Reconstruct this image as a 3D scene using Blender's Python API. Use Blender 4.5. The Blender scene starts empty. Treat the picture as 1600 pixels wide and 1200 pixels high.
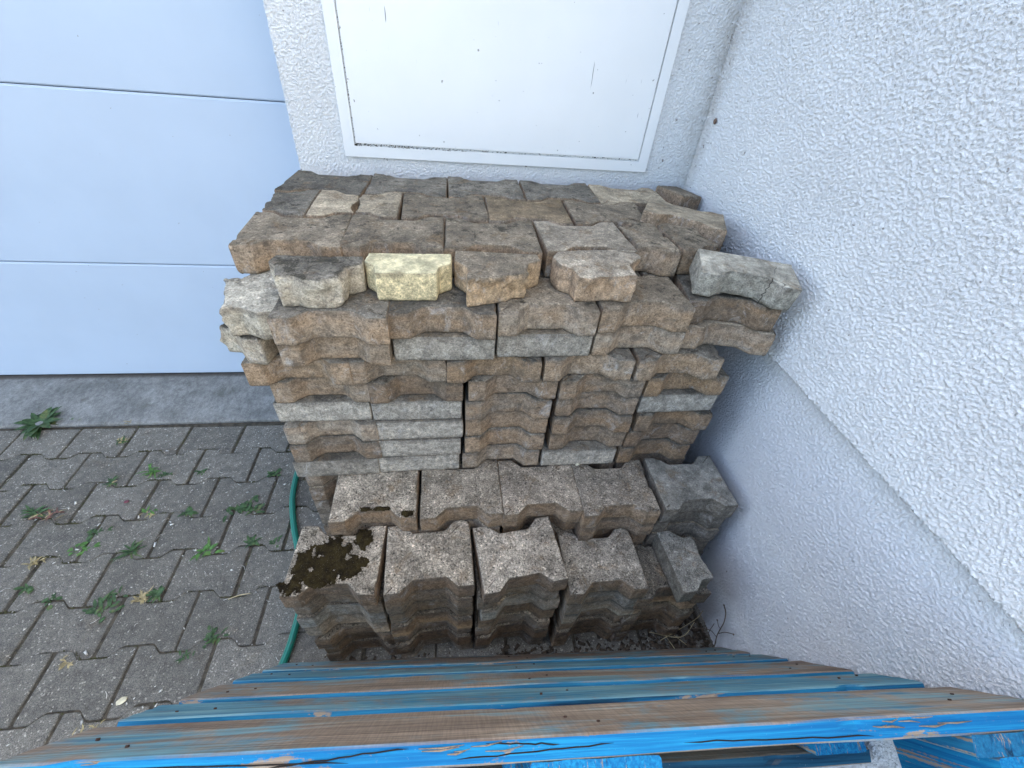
import bpy, bmesh, math, random
import numpy as np
from mathutils import Vector, Matrix, noise

C = bpy.context.scene.collection
scn = bpy.context.scene
R = math.radians

# ------------------------------------------------------------------ camera
F_PX, YAW, PITCH, ROLL = 673.04, 0.18555, 0.71394, 0.10490
CAM = Vector((0.02374, -1.22336, 1.38182))
fw = Vector((math.sin(YAW)*math.cos(PITCH), math.cos(YAW)*math.cos(PITCH), -math.sin(PITCH)))
rt = Vector((math.cos(YAW), -math.sin(YAW), 0)); up = rt.cross(fw)
r2 = rt*math.cos(ROLL)+up*math.sin(ROLL); u2 = up*math.cos(ROLL)-rt*math.sin(ROLL)
cam_d = bpy.data.cameras.new('camera'); cam = bpy.data.objects.new('camera', cam_d); C.objects.link(cam)
M = Matrix((r2, u2, -fw)).transposed().to_4x4(); M.translation = CAM; cam.matrix_world = M
cam_d.sensor_width = 36; cam_d.lens = 36*F_PX/1600; cam_d.clip_start = 0.02; cam_d.clip_end = 500
scn.camera = cam

# ------------------------------------------------------------------ light
SUN_EL, SUN_AZ = R(50), R(-35)     # the sun stands behind the building: the nook is open shade, the side wall behind the camera is sunlit
w = bpy.data.worlds.new('World'); scn.world = w; w.use_nodes = True
nt = w.node_tree; bg = nt.nodes['Background']
sky = nt.nodes.new('ShaderNodeTexSky'); sky.sky_type = 'NISHITA'; sky.sun_disc = False
sky.sun_elevation = SUN_EL; sky.sun_rotation = SUN_AZ; sky.air_density = 1.0; sky.dust_density = 2.5; sky.ozone_density = 1.0
nt.links.new(sky.outputs[0], bg.inputs[0]); bg.inputs[1].default_value = 0.15
sd = bpy.data.lights.new('sun', 'SUN'); sd.energy = 4.0; sd.angle = R(0.5); sd.color = (1, .95, .87)
so = bpy.data.objects.new('sun', sd); C.objects.link(so)
sdir = Vector((math.sin(SUN_AZ)*math.cos(SUN_EL), math.cos(SUN_AZ)*math.cos(SUN_EL), math.sin(SUN_EL)))
so.rotation_euler = sdir.to_track_quat('Z', 'Y').to_euler()
scn.view_settings.view_transform = 'Standard'; scn.view_settings.look = 'None'
scn.view_settings.exposure = 2.4; scn.view_settings.gamma = 1
scn.view_settings.use_white_balance = True; scn.view_settings.white_balance_temperature = 6650; scn.view_settings.white_balance_tint = 8
try:
    scn.cycles.use_denoising = True; scn.cycles.max_bounces = 8; scn.cycles.diffuse_bounces = 5
except Exception: pass

# ------------------------------------------------------------------ helpers
def tag(o, label=None, cat=None, group=None, kind=None):
    if label: o['label'] = label
    if cat: o['category'] = cat
    if group: o['group'] = group
    if kind: o['kind'] = kind
    return o
def mesh(name, vs, fs, smooth=True):
    me = bpy.data.meshes.new(name); me.from_pydata([tuple(v) for v in vs], [], fs); me.update()
    if smooth: me.shade_smooth()
    return me
def link(name, me, m=None, parent=None, loc=None, rot=None):
    if m is not None and len(me.materials) == 0: me.materials.append(m)
    o = bpy.data.objects.new(name, me); C.objects.link(o)
    if parent: o.parent = parent
    if loc is not None: o.location = loc
    if rot is not None: o.rotation_euler = rot
    return o
def empty(name, loc=(0,0,0), rot=(0,0,0)):
    o = bpy.data.objects.new(name, None); C.objects.link(o); o.location = loc; o.rotation_euler = rot
    o.empty_display_size = .05; return o
class MB:
    def __init__(s): s.v = []; s.f = []
    def add(s, v, f):
        n = len(s.v); s.v += [Vector(x) for x in v]; s.f += [tuple(i+n for i in q) for q in f]
    def box(s, a, b):
        x0,y0,z0 = a; x1,y1,z1 = b
        s.add([(x0,y0,z0),(x1,y0,z0),(x1,y1,z0),(x0,y1,z0),(x0,y0,z1),(x1,y0,z1),(x1,y1,z1),(x0,y1,z1)],
              [(0,3,2,1),(4,5,6,7),(0,1,5,4),(1,2,6,5),(2,3,7,6),(3,0,4,7)])
    def tube(s, pts, r, n=8, cap=True):
        pts = [Vector(p) for p in pts]; rs = r if isinstance(r, (list, tuple)) else [r]*len(pts)
        ring = []; prev = Vector((0,0,1))
        for i, p in enumerate(pts):
            d = (pts[min(i+1,len(pts)-1)]-pts[max(i-1,0)]).normalized()
            a = d.cross(prev)
            if a.length < 1e-3: a = d.cross(Vector((1,0,0)))
            a.normalize(); b = a.cross(d).normalized(); prev = b if abs(b.dot(d)) < .9 else prev
            base = len(s.v)
            for k in range(n):
                t = 2*math.pi*k/n; s.v.append(p+(a*math.cos(t)+b*math.sin(t))*rs[i])
            ring.append(base)
        for i in range(len(ring)-1):
            for k in range(n):
                k2 = (k+1) % n; s.f.append((ring[i]+k, ring[i]+k2, ring[i+1]+k2, ring[i+1]+k))
        if cap:
            s.f.append(tuple(ring[0]+k for k in range(n))[::-1]); s.f.append(tuple(ring[-1]+k for k in range(n)))
    def leaf(s, base, direction, length, width, curl=.3, seg=5, side=None):
        d = Vector(direction).normalized(); sd = side or d.cross(Vector((0,0,1)))
        if sd.length < 1e-3: sd = Vector((1,0,0))
        sd = Vector(sd).normalized(); p = Vector(base); n0 = len(s.v); st = length/seg
        for i in range(seg+1):
            t = i/seg; wd = width*math.sin(math.pi*min(1, .12+t*.88))**.8*.5 if i < seg else 0.0004
            mid = p-Vector((0,0,wd*.25))
            s.v += [p+sd*wd, mid, p-sd*wd]
            p = p+d*st; d = (d+Vector((0,0,-curl*st/length*2))).normalized()
        for i in range(seg):
            a = n0+i*3; s.f += [(a,a+1,a+4,a+3),(a+1,a+2,a+5,a+4)]
    def build(s, name, m, parent=None, smooth=True, **k):
        return link(name, mesh(name, s.v, s.f, smooth), m, parent, **k)

# ------------------------------------------------------------------ node helpers
class NT:
    def __init__(s, name):
        s.m = bpy.data.materials.new(name); s.m.use_nodes = True; s.t = s.m.node_tree
        s.b = s.t.nodes['Principled BSDF']
    def n(s, typ, **k):
        nd = s.t.nodes.new(typ)
        for a, v in k.items(): setattr(nd, a, v)
        return nd
    def l(s, a, b): s.t.links.new(a, b)
    def put(s, sock, v):
        if v is None: return
        if hasattr(v, 'is_output') or isinstance(v, bpy.types.NodeSocket): s.l(v, sock)
        else: sock.default_value = v
    def math(s, op, a, b=None, c=None, clamp=False):
        nd = s.n('ShaderNodeMath', operation=op, use_clamp=clamp); s.put(nd.inputs[0], a); s.put(nd.inputs[1], b)
        if c is not None: s.put(nd.inputs[2], c)
        return nd.outputs[0]
    def vmath(s, op, a, b=None):
        nd = s.n('ShaderNodeVectorMath', operation=op); s.put(nd.inputs[0], a)
        if b is not None: s.put(nd.inputs[1], b)
        return nd.outputs[0]
    def scale(s, v, k):
        nd = s.n('ShaderNodeVectorMath', operation='MULTIPLY'); s.l(v, nd.inputs[0]); nd.inputs[1].default_value = k; return nd.outputs[0]
    def noise(s, v, sc, detail=3, rough=.55, dist=0):
        nd = s.n('ShaderNodeTexNoise'); s.l(v, nd.inputs['Vector']); nd.inputs['Scale'].default_value = sc
        nd.inputs['Detail'].default_value = detail; nd.inputs['Roughness'].default_value = rough; nd.inputs['Distortion'].default_value = dist
        return nd.outputs['Fac']
    def voro(s, v, sc, feature='F1', out='Distance'):
        nd = s.n('ShaderNodeTexVoronoi', feature=feature); s.l(v, nd.inputs['Vector']); nd.inputs['Scale'].default_value = sc
        return nd.outputs[out]
    def ramp(s, v, a, b, lo=0., hi=1.):
        nd = s.n('ShaderNodeMapRange', interpolation_type='SMOOTHSTEP'); s.put(nd.inputs[0], v)
        for i, x in enumerate((a, b, lo, hi)): s.put(nd.inputs[1+i], x)
        return nd.outputs[0]
    def mix(s, f, a, b, mode='MIX'):
        nd = s.n('ShaderNodeMix', data_type='RGBA', blend_type=mode)
        s.put(nd.inputs[0], f)
        for i, x in ((6, a), (7, b)):
            if isinstance(x, tuple): x = tuple(x)+((1,) if len(x) == 3 else ())
            s.put(nd.inputs[i], x)
        return nd.outputs[2]
    def gain(s, col, f):          # colour times scalar
        nd = s.n('ShaderNodeVectorMath', operation='SCALE'); s.put(nd.inputs[0], col if not isinstance(col, tuple) else col[:3]); s.put(nd.inputs[3], f); return nd.outputs[0]
    def bump(s, h, strength=1, dist=.001, prev=None):
        nd = s.n('ShaderNodeBump'); s.l(h, nd.inputs['Height']); nd.inputs['Strength'].default_value = strength; nd.inputs['Distance'].default_value = dist
        if prev is not None: s.l(prev, nd.inputs['Normal'])
        return nd.outputs[0]
    def coord(s, k='Object'): return s.n('ShaderNodeTexCoord').outputs[k]
    def attr(s, name, out='Vector'):
        return s.n('ShaderNodeAttribute', attribute_type='OBJECT', attribute_name=name).outputs[out]
    def done(s, col=None, rough=.9, normal=None, spec=None, **k):
        if col is not None: s.put(s.b.inputs['Base Color'], tuple(col)+(1,) if isinstance(col, tuple) and len(col) == 3 else col)
        s.put(s.b.inputs['Roughness'], rough)
        if normal is not None: s.l(normal, s.b.inputs['Normal'])
        if spec is not None: s.b.inputs['Specular IOR Level'].default_value = spec
        for a, v in k.items(): s.put(s.b.inputs[a], v)
        return s.m

# ------------------------------------------------------------------ materials
def m_stone():
    t = NT('concrete_paver'); oc = t.coord('Object')
    rnd = t.n('ShaderNodeObjectInfo').outputs['Random']
    cx = t.n('ShaderNodeCombineXYZ'); 
    for i, k in enumerate((37., 91., 53.)): t.put(cx.inputs[i], t.math('MULTIPLY', rnd, k))
    v = t.vmath('ADD', oc, cx.outputs[0])
    sep = t.n('ShaderNodeSeparateXYZ'); t.l(t.coord('Normal'), sep.inputs[0])
    so_ = t.n('ShaderNodeSeparateXYZ'); t.l(oc, so_.inputs[0]); z = so_.outputs[2]
    topm = t.ramp(sep.outputs[2], .45, .85)
    big = t.noise(v, 14, 4, .6); mid = t.noise(v, 55, 4, .65); fine = t.noise(v, 330, 2, .7); vf = t.noise(v, 800, 1, .5)
    gr = t.voro(v, 260, 'F1', 'Color'); gs = t.n('ShaderNodeSeparateColor'); t.l(gr, gs.inputs[0])
    # top: exposed sand grains on weathered cement
    sp = t.math('ADD', t.ramp(fine, .35, .68, .55, 1.38), t.ramp(gs.outputs[0], .85, 1., 0, .8))
    sp = t.math('SUBTRACT', sp, t.ramp(gs.outputs[1], .8, 1., 0, .45))
    spk = t.attr('speckle', 'Fac')
    sp = t.math('ADD', t.math('MULTIPLY', t.math('SUBTRACT', sp, 1), spk), 1)
    wt = t.math('MULTIPLY', t.ramp(big, .3, .7, .66, 1.3), t.ramp(mid, .3, .7, .72, 1.28))
    top = t.gain(t.attr('top_tint', 'Color'), t.math('MULTIPLY', sp, wt))
    brown = t.mix(t.ramp(t.noise(v, 22, 5, .7, .6), .52, .7, 0, .55), top, t.gain((.17, .105, .05, 1), sp))
    moss = t.ramp(t.math('ADD', t.noise(v, 30, 6, .75, .4), t.math('MULTIPLY', t.attr('grime', 'Fac'), .22)), .66, .76, 0, .85)
    top = t.mix(moss, brown, t.gain((.035, .03, .02, 1), t.ramp(fine, .3, .7, .6, 1.6)))
    # sides: clay coloured seep, darker dirt along the weathered upper rim, lime bloom
    st = t.attr('side_tint', 'Color')
    fl = t.ramp(t.noise(t.scale(v, (9, 9, 26)), 1, 4, .6), .3, .72)
    pit = t.math('SUBTRACT', 1., t.ramp(t.noise(v, 210, 2, .6), .62, .70, 0, .5)); med = t.noise(v, 130, 3, .7)
    side = t.gain(st, t.math('MULTIPLY', t.math('MULTIPLY', t.ramp(mid, .28, .72, .62, 1.3), t.ramp(fine, .3, .7, .72, 1.25)), t.math('MULTIPLY', pit, t.ramp(med, .3, .7, .78, 1.2))))
    sat = t.attr('stain', 'Fac')
    side = t.mix(t.math('MULTIPLY', fl, t.math('MULTIPLY', sat, .6)), side, t.gain((.33, .195, .095, 1), t.math('MULTIPLY', t.ramp(fine, .3, .7, .72, 1.25), t.math('MULTIPLY', pit, t.ramp(med, .3, .7, .78, 1.2)))))
    lime = t.ramp(t.noise(t.scale(v, (26, 26, 18)), 1, 5, .78, .8), .53, .72, 0, .65); lime = t.math('MULTIPLY', lime, t.ramp(t.attr('grime', 'Fac'), -.55, -.3))
    side = t.mix(lime, side, t.gain((.42, .39, .35, 1), t.ramp(fine, .3, .7, .75, 1.2)))
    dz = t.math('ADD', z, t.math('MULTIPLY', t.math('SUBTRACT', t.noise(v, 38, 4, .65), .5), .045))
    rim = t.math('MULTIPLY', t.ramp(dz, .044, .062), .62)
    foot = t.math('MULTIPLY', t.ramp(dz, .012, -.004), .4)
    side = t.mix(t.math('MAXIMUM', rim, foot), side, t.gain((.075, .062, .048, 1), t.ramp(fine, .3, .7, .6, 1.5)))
    crack = t.ramp(t.voro(t.scale(v, (12, 12, 30)), 1, 'DISTANCE_TO_EDGE'), 0, .018, .93, 1)
    side = t.gain(side, t.math('MAXIMUM', crack, t.ramp(big, .5, .6)))
    soot = t.ramp(t.noise(v, 17, 6, .78, .5), .52, .68, 0, .6)
    side = t.mix(t.math('MULTIPLY', soot, t.ramp(t.attr('grime', 'Fac'), -.5, .5)), side, (.07, .06, .05, 1))
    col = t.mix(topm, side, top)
    h0 = t.math('MULTIPLY', med, .8)
    h = t.math('ADD', t.math('MULTIPLY', fine, t.ramp(topm, 0, 1, .5, 1.)), t.math('MULTIPLY', mid, .42))
    h = t.math('ADD', h, t.math('MULTIPLY', gs.outputs[0], .25))
    h = t.math('ADD', h, h0)
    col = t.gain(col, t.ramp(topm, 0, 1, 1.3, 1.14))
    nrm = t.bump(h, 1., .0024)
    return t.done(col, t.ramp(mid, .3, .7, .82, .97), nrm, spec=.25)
def m_simple(name, col, rough=.85, nscale=40, amt=.25, bump=.0, bs=200, spec=.3, metal=0):
    t = NT(name); v = t.coord()
    n = t.noise(v, nscale, 4, .6)
    c = t.gain(tuple(col)+(1,), t.ramp(n, .25, .75, 1-amt, 1+amt))
    nr = t.bump(t.noise(v, bs, 3), .8, bump) if bump else None
    t.b.inputs['Metallic'].default_value = metal
    return t.done(c, rough, nr, spec=spec)
def m_stucco(name, fine, dirt=True, col=(.80,.80,.79)):
    t = NT(name); v = t.coord()
    n1 = t.noise(v, fine*1.0, 3, .6, .3); n2 = t.noise(v, fine*2.6, 2, .6)
    blot = t.ramp(t.noise(v, 3.2, 4, .6), .3, .75, .95, 1.03)
    c = t.gain(tuple(col)+(1,), t.math('MULTIPLY', blot, t.ramp(n2, .3, .7, .96, 1.03)))
    sp = t.n('ShaderNodeSeparateXYZ'); t.l(v, sp.inputs[0])
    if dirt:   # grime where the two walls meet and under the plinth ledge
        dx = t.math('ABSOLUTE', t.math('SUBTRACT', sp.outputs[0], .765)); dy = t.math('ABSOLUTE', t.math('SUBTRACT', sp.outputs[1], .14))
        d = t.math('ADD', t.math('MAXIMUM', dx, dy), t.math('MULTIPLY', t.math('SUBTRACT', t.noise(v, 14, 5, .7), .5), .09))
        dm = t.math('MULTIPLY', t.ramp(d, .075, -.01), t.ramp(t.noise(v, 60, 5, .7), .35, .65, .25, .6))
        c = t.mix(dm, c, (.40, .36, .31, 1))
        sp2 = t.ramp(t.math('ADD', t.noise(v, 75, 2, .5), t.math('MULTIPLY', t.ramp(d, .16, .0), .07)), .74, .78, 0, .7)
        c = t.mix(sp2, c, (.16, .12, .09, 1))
    nrm = t.bump(t.math('ADD', n1, t.math('MULTIPLY', n2, .35)), .95, .0038)
    return t.done(c, .85, nrm, spec=.25)
def m_wood():
    t = NT('painted_pallet_wood'); v = t.coord()
    rnd = t.n('ShaderNodeObjectInfo').outputs['Random']; cx = t.n('ShaderNodeCombineXYZ')
    for i, k in enumerate((7., 3., 5.)): t.put(cx.inputs[i], t.math('MULTIPLY', rnd, k))
    v = t.vmath('ADD', v, cx.outputs[0])
    ax = t.attr('grain_axis', 'Fac')     # 0: along x, 1: along y
    gx = t.scale(v, (5, 260, 260)); gy = t.scale(v, (260, 5, 260))
    vm = t.n('ShaderNodeMix', data_type='VECTOR'); t.l(ax, vm.inputs[0]); t.l(gx, vm.inputs[4]); t.l(gy, vm.inputs[5]); g = vm.outputs[1]
    grain = t.noise(g, 1, 3, .6, .2)
    g2 = t.noise(t.vmath('MULTIPLY', g, (.35, .16, .16)), 1, 4, .65, 1.0)
    saw = t.noise(t.scale(v, (420, 18, 18)), 1, 2, .5)
    big = t.noise(t.vmath('MULTIPLY', g, (.55, .06, .06)), 1, 4, .65, .8)
    wood = t.mix(t.ramp(big, .35, .7), (.25, .185, .135), (.40, .31, .225))
    wood = t.gain(wood, t.math('MULTIPLY', t.ramp(grain, .25, .7, .62, 1.22), t.ramp(g2, .3, .6, .8, 1.1)))
    wood = t.gain(wood, t.ramp(saw, .3, .7, .88, 1.1))
    wood = t.mix(t.ramp(t.noise(v, 9, 5, .7), .6, .72, 0, .55), wood, (.22, .10, .05))
    sep = t.n('ShaderNodeSeparateXYZ'); t.l(t.coord('Normal'), sep.inputs[0])
    edge = t.ramp(t.math('ABSOLUTE', sep.outputs[2]), .75, .4)       # the sawn edges kept their coat
    paint = t.attr('paint', 'Fac')
    bright = t.mix(t.ramp(grain, .3, .75), (.0, .125, .31), (.01, .27, .48))
    ef = t.attr('edge_fade_shade', 'Fac'); bright = t.mix(ef, bright, t.mix(t.ramp(g2, .35, .6), (.004, .045, .09), (.02, .12, .19)))  # faded coat on deck and stringer edges, painted-in shade on bottom boards
    faded = t.mix(t.ramp(big, .3, .7), (.055, .21, .29), (.21, .36, .38))
    faded = t.gain(faded, t.ramp(grain, .3, .7, .75, 1.2))
    faded = t.mix(t.ramp(g2, .5, .66, 0, .8), faded, (.01, .15, .27))
    pm = t.math('ADD', t.math('ADD', t.math('MULTIPLY', big, 1.3), t.math('MULTIPLY', grain, .35)), paint)
    pm = t.math('ADD', pm, t.math('MULTIPLY', t.math('SUBTRACT', t.noise(t.scale(v, (5, 5, 5)), 1, 5, .75, .5), .5), 1.5)); pm = t.ramp(pm, 1.2, 1.6)
    face = t.mix(pm, wood, faded)
    wear = t.ramp(t.math('ADD', t.noise(t.vmath('MULTIPLY', g, (.8, .12, .12)), 1, 5, .7, .6), t.math('MULTIPLY', t.noise(v, 160, 3, .7), .15)), .655, .70)
    chips = t.ramp(t.noise(v, 240, 4, .7), .68, .72)
    ed = t.mix(wear, bright, t.gain((.33, .255, .185, 1), t.ramp(grain, .3, .7, .6, 1.2)))
    ed = t.mix(t.math('MULTIPLY', chips, .6), ed, (.35, .45, .45))
    ed = t.gain(ed, t.ramp(g2, .30, .42, .3, 1))
    c = t.mix(edge, face, ed)
    nrm = t.bump(t.math('ADD', grain, t.math('MULTIPLY', g2, 1.2)), .8, .0016)
    nrm = t.bump(saw, .25, .0008, nrm)
    return t.done(c, .75, nrm, spec=.3)
def m_pave():
    t = NT('dark_paving'); v = t.coord()
    at = t.n('ShaderNodeAttribute', attribute_type='GEOMETRY', attribute_name='tone').outputs['Fac']
    n1 = t.noise(v, 5, 4, .6); n2 = t.noise(v, 40, 4, .65); f = t.noise(v, 420, 2, .7)
    gr = t.voro(v, 300, 'F1', 'Color'); gs = t.n('ShaderNodeSeparateColor'); t.l(gr, gs.inputs[0])
    k = t.math('MULTIPLY', t.ramp(n1, .3, .7, .85, 1.12), t.ramp(n2, .3, .7, .82, 1.15))
    k = t.math('MULTIPLY', k, t.math('ADD', t.ramp(f, .3, .7, .5, 1.42), t.ramp(gs.outputs[0], .92, 1, 0, 1.4)))
    k = t.math('MULTIPLY', k, at)
    c = t.gain((.168, .150, .120, 1), k)
    c = t.mix(t.ramp(t.noise(v, 9, 5, .7, .5), .56, .74, 0, .5), c, t.gain((.15, .115, .075, 1), k))
    sp = t.n('ShaderNodeSeparateXYZ'); t.l(v, sp.inputs[0])
    c = t.mix(t.ramp(t.math('ADD', sp.outputs[2], t.math('MULTIPLY', n2, .006)), .001, -.004, 0, .8), c, (.07, .055, .04))
    nrm = t.bump(t.math('ADD', f, t.math('ADD', n2, t.math('MULTIPLY', gs.outputs[0], .3))), .8, .0016)
    return t.done(c, .85, nrm, spec=.35)
def m_kerb():
    t = NT('kerb_concrete'); v = t.coord()
    n1 = t.noise(v, 7, 5, .65); n2 = t.noise(t.scale(v, (75, 45, 60)), 1, 5, .75); f = t.noise(v, 380, 2, .7)
    k = t.math('MULTIPLY', t.math('MULTIPLY', t.ramp(n1, .3, .7, .75, 1.2), t.ramp(n2, .3, .7, .75, 1.25)), t.ramp(f, .3, .7, .78, 1.2))
    c = t.gain((.25, .24, .215, 1), k)
    c = t.mix(t.ramp(t.noise(v, 11, 6, .75, .5), .56, .7, 0, .6), c, (.12, .11, .09))
    sk = t.n('ShaderNodeSeparateXYZ'); t.l(v, sk.inputs[0])
    c = t.mix(t.ramp(t.math('ADD', sk.outputs[1], t.math('MULTIPLY', n1, .03)), .425, .45, 0, .8), c, (.06, .045, .035))
    return t.done(c, .88, t.bump(t.math('ADD', n2, f), .8, .002), spec=.3)
def m_white(name, col, rough, bs, bd, streak=0):
    t = NT(name); v = t.coord()
    c = t.gain(tuple(col)+(1,), t.ramp(t.noise(v, 4, 3), .3, .7, .98, 1.02))
    c = t.mix(t.ramp(t.noise(v, 75, 2, .5), .755, .775, 0, .75), c, (.16, .14, .11))
    if streak:
        s = t.noise(t.scale(v, (150, 150, 11)), 1, 2, .5)
        c = t.mix(t.ramp(s, .745, .78, 0, .85), c, (.09, .08, .07))
    return t.done(c, rough, t.bump(t.noise(v, bs, 2), .5, bd), spec=.5)
def m_leaf(name, col):
    t = NT(name); v = t.coord()
    c = t.gain(tuple(col)+(1,), t.ramp(t.noise(v, 90, 3), .3, .7, .6, 1.45))
    c = t.mix(t.ramp(t.noise(v, 30, 3), .55, .75, 0, .6), c, (.19, .17, .05))
    return t.done(c, .6, None, spec=.3)
def m_hose():
    t = NT('green_hose'); v = t.coord()
    uv = t.n('ShaderNodeUVMap').outputs[0]
    sp = t.n('ShaderNodeSeparateXYZ'); t.l(uv, sp.inputs[0])
    a = t.math('SINE', t.math('ADD', t.math('MULTIPLY', sp.outputs[1], 1500.), t.math('MULTIPLY', sp.outputs[0], 2*math.pi*4)))
    b = t.math('SINE', t.math('SUBTRACT', t.math('MULTIPLY', sp.outputs[1], 1500.), t.math('MULTIPLY', sp.outputs[0], 2*math.pi*4)))
    h = t.math('MULTIPLY', a, b)
    c = t.mix(t.ramp(h, -.5, .6), (.0, .11, .075), (.012, .25, .17))
    c = t.mix(t.ramp(t.noise(v, 60, 4, .7), .55, .8, 0, .4), c, (.12, .12, .09))
    return t.done(c, .42, t.bump(h, .5, .0006), spec=.5)
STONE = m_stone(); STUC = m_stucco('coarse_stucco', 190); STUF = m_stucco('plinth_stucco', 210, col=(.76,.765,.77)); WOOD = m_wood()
PAVE = m_pave(); KERB = m_kerb(); HOSE = m_hose()
DOOR = m_white('door_coating', (.53, .615, .715), .24, 500, .0002)
PANEL = m_white('panel_coating', (.84, .84, .82), .35, 900, .0003, streak=1)
FRAME = m_white('frame_coating', (.82, .82, .80), .4, 600, .0003)
GAP = m_simple('dark_gap', (.02, .018, .015)); RUBBER = m_simple('rubber', (.03, .03, .03), .7)
SOIL = m_simple('joint_soil', (.075, .061, .042), .95, 60, .5, .003, 300)
def m_moss():
    t = NT('moss'); v = t.coord()
    c = t.mix(t.ramp(t.noise(v, 55, 4, .7), .35, .65), (.024, .017, .009), (.062, .045, .017))
    c = t.mix(t.ramp(t.noise(v, 420, 2, .7), .60, .70, 0, .8), c, (.16, .13, .085))
    return t.done(c, .98, t.bump(t.noise(v, 700, 2), 1, .004), spec=.1)
MOSS = m_moss()
LEAF = m_leaf('weed_leaf', (.045, .085, .028)); LEAFB = m_leaf('bright_leaf', (.075, .165, .035)); DRY = m_leaf('dry_grass', (.32, .25, .12))
RED = m_leaf('reddish_leaf', (.16, .07, .05)); TWIG = m_simple('dry_stem', (.14, .11, .08), .9, 80, .4)
STRAW = m_simple('straw', (.52, .42, .24), .7); PALE = m_simple('pale_chips', (.62, .58, .5), .8, 50, .5)

# ------------------------------------------------------------------ stucco relief
def relief(nu, nv, step, lam, seed, anis=1.):
    rs = np.random.RandomState(seed); f = np.fft.rfft2(rs.randn(nv, nu))
    ky = np.fft.fftfreq(nv, step)[:, None]; kx = np.fft.rfftfreq(nu, step)[None, :]
    k = np.sqrt((kx*anis)**2+ky**2); f *= np.exp(-((k-1/lam)/(.6/lam))**2)
    h = np.fft.irfft2(f, s=(nv, nu)); h /= h.std()
    f2 = np.fft.rfft2(rs.randn(nv, nu))*np.exp(-((k-.55/lam)/(.4/lam))**2); h2 = np.fft.irfft2(f2, s=(nv, nu)); h2 /= h2.std()
    h = h*.8+h2*.6
    return np.minimum(np.maximum(h, -.35), 1.5)-.3
def relief_patch(mb, org, ux, uy, nrm, W, H, step, lam, amp, seed, back=.02):
    nu, nv = int(W/step)+1, int(H/step)+1
    h = relief(nu, nv, step, lam, seed)*amp
    org, ux, uy, nrm = map(np.array, (org, ux, uy, nrm))
    U, V = np.meshgrid(np.linspace(0, W, nu), np.linspace(0, H, nv))
    P = org+U[..., None]*ux+V[..., None]*uy+h[..., None]*nrm
    # uneven hand-finished edges
    rs = np.random.RandomState(seed+5)
    # skirt ring
    Pf = np.zeros((nv+2, nu+2, 3)); Pf[1:-1, 1:-1] = P
    Pf[0, 1:-1] = P[0]-nrm*back; Pf[-1, 1:-1] = P[-1]-nrm*back; Pf[1:-1, 0] = P[:, 0]-nrm*back; Pf[1:-1, -1] = P[:, -1]-nrm*back
    for a in (0, -1):
        for b in (0, -1): Pf[a, b] = P[a, b]-nrm*back
    k1 = relief(nu+2, 3, step, .02, seed+9)[1]*amp*1.4
    Pf[1, :, :] += k1[:, None]*uy; k2 = relief(nv+2, 3, step, .02, seed+8)[1]*amp*1.4
    Pf[:, 1, :] += k2[:, None]*ux
    idx = np.arange((nv+2)*(nu+2)).reshape(nv+2, nu+2)
    q = np.stack([idx[:-1, :-1], idx[:-1, 1:], idx[1:, 1:], idx[1:, :-1]], -1).reshape(-1, 4)
    if np.dot(np.cross(ux, uy), nrm) < 0: q = q[:, ::-1]
    mb.add(Pf.reshape(-1, 3).tolist(), q.tolist())

# ------------------------------------------------------------------ setting
def build_ground():
    m = MB(); m.box((-40, -40, -.3), (40, 30, -.03))
    o = m.build('ground', SOIL, smooth=False); tag(o, kind='structure')
build_ground()

XA = [(-98.5,-82.5),(-62,-82.5),(-36,-57.5),(36,-57.5),(62,-82.5),(98.5,-82.5),(98.5,82.5),(62,82.5),(36,57.5),(-36,57.5),(-62,82.5),(-98.5,82.5)]
FULL = [(x/1000, y/1000) for x, y in XA]
FLATF = [(-.0985,-.0825),(.0985,-.0825)]+FULL[6:]
def round_poly(P, rad, rads=None, seg=4):
    out = []; n = len(P); src = []
    for i in range(n):
        a, b, c = Vector(P[i-1]), Vector(P[i]), Vector(P[(i+1) % n])
        r = rads[i] if rads else rad
        d1 = (a-b); d2 = (c-b); rr = min(r, d1.length*.45, d2.length*.45)
        p1 = b+d1.normalized()*rr; p2 = b+d2.normalized()*rr
        for k in range(seg+1):
            t = k/seg; out.append((p1*(1-t)**2+b*2*t*(1-t)+p2*t*t)); src.append(i if t > .5 else (i-1) % n)
    return out, src
def resample(P, src, step):
    out = []; so_ = []
    n = len(P)
    for i in range(n):
        a, b = P[i], P[(i+1) % n]; L = (b-a).length; k = max(1, int(round(L/step)))
        for j in range(k): out.append(a.lerp(b, j/k)); so_.append(src[i])
    return out, so_
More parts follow.
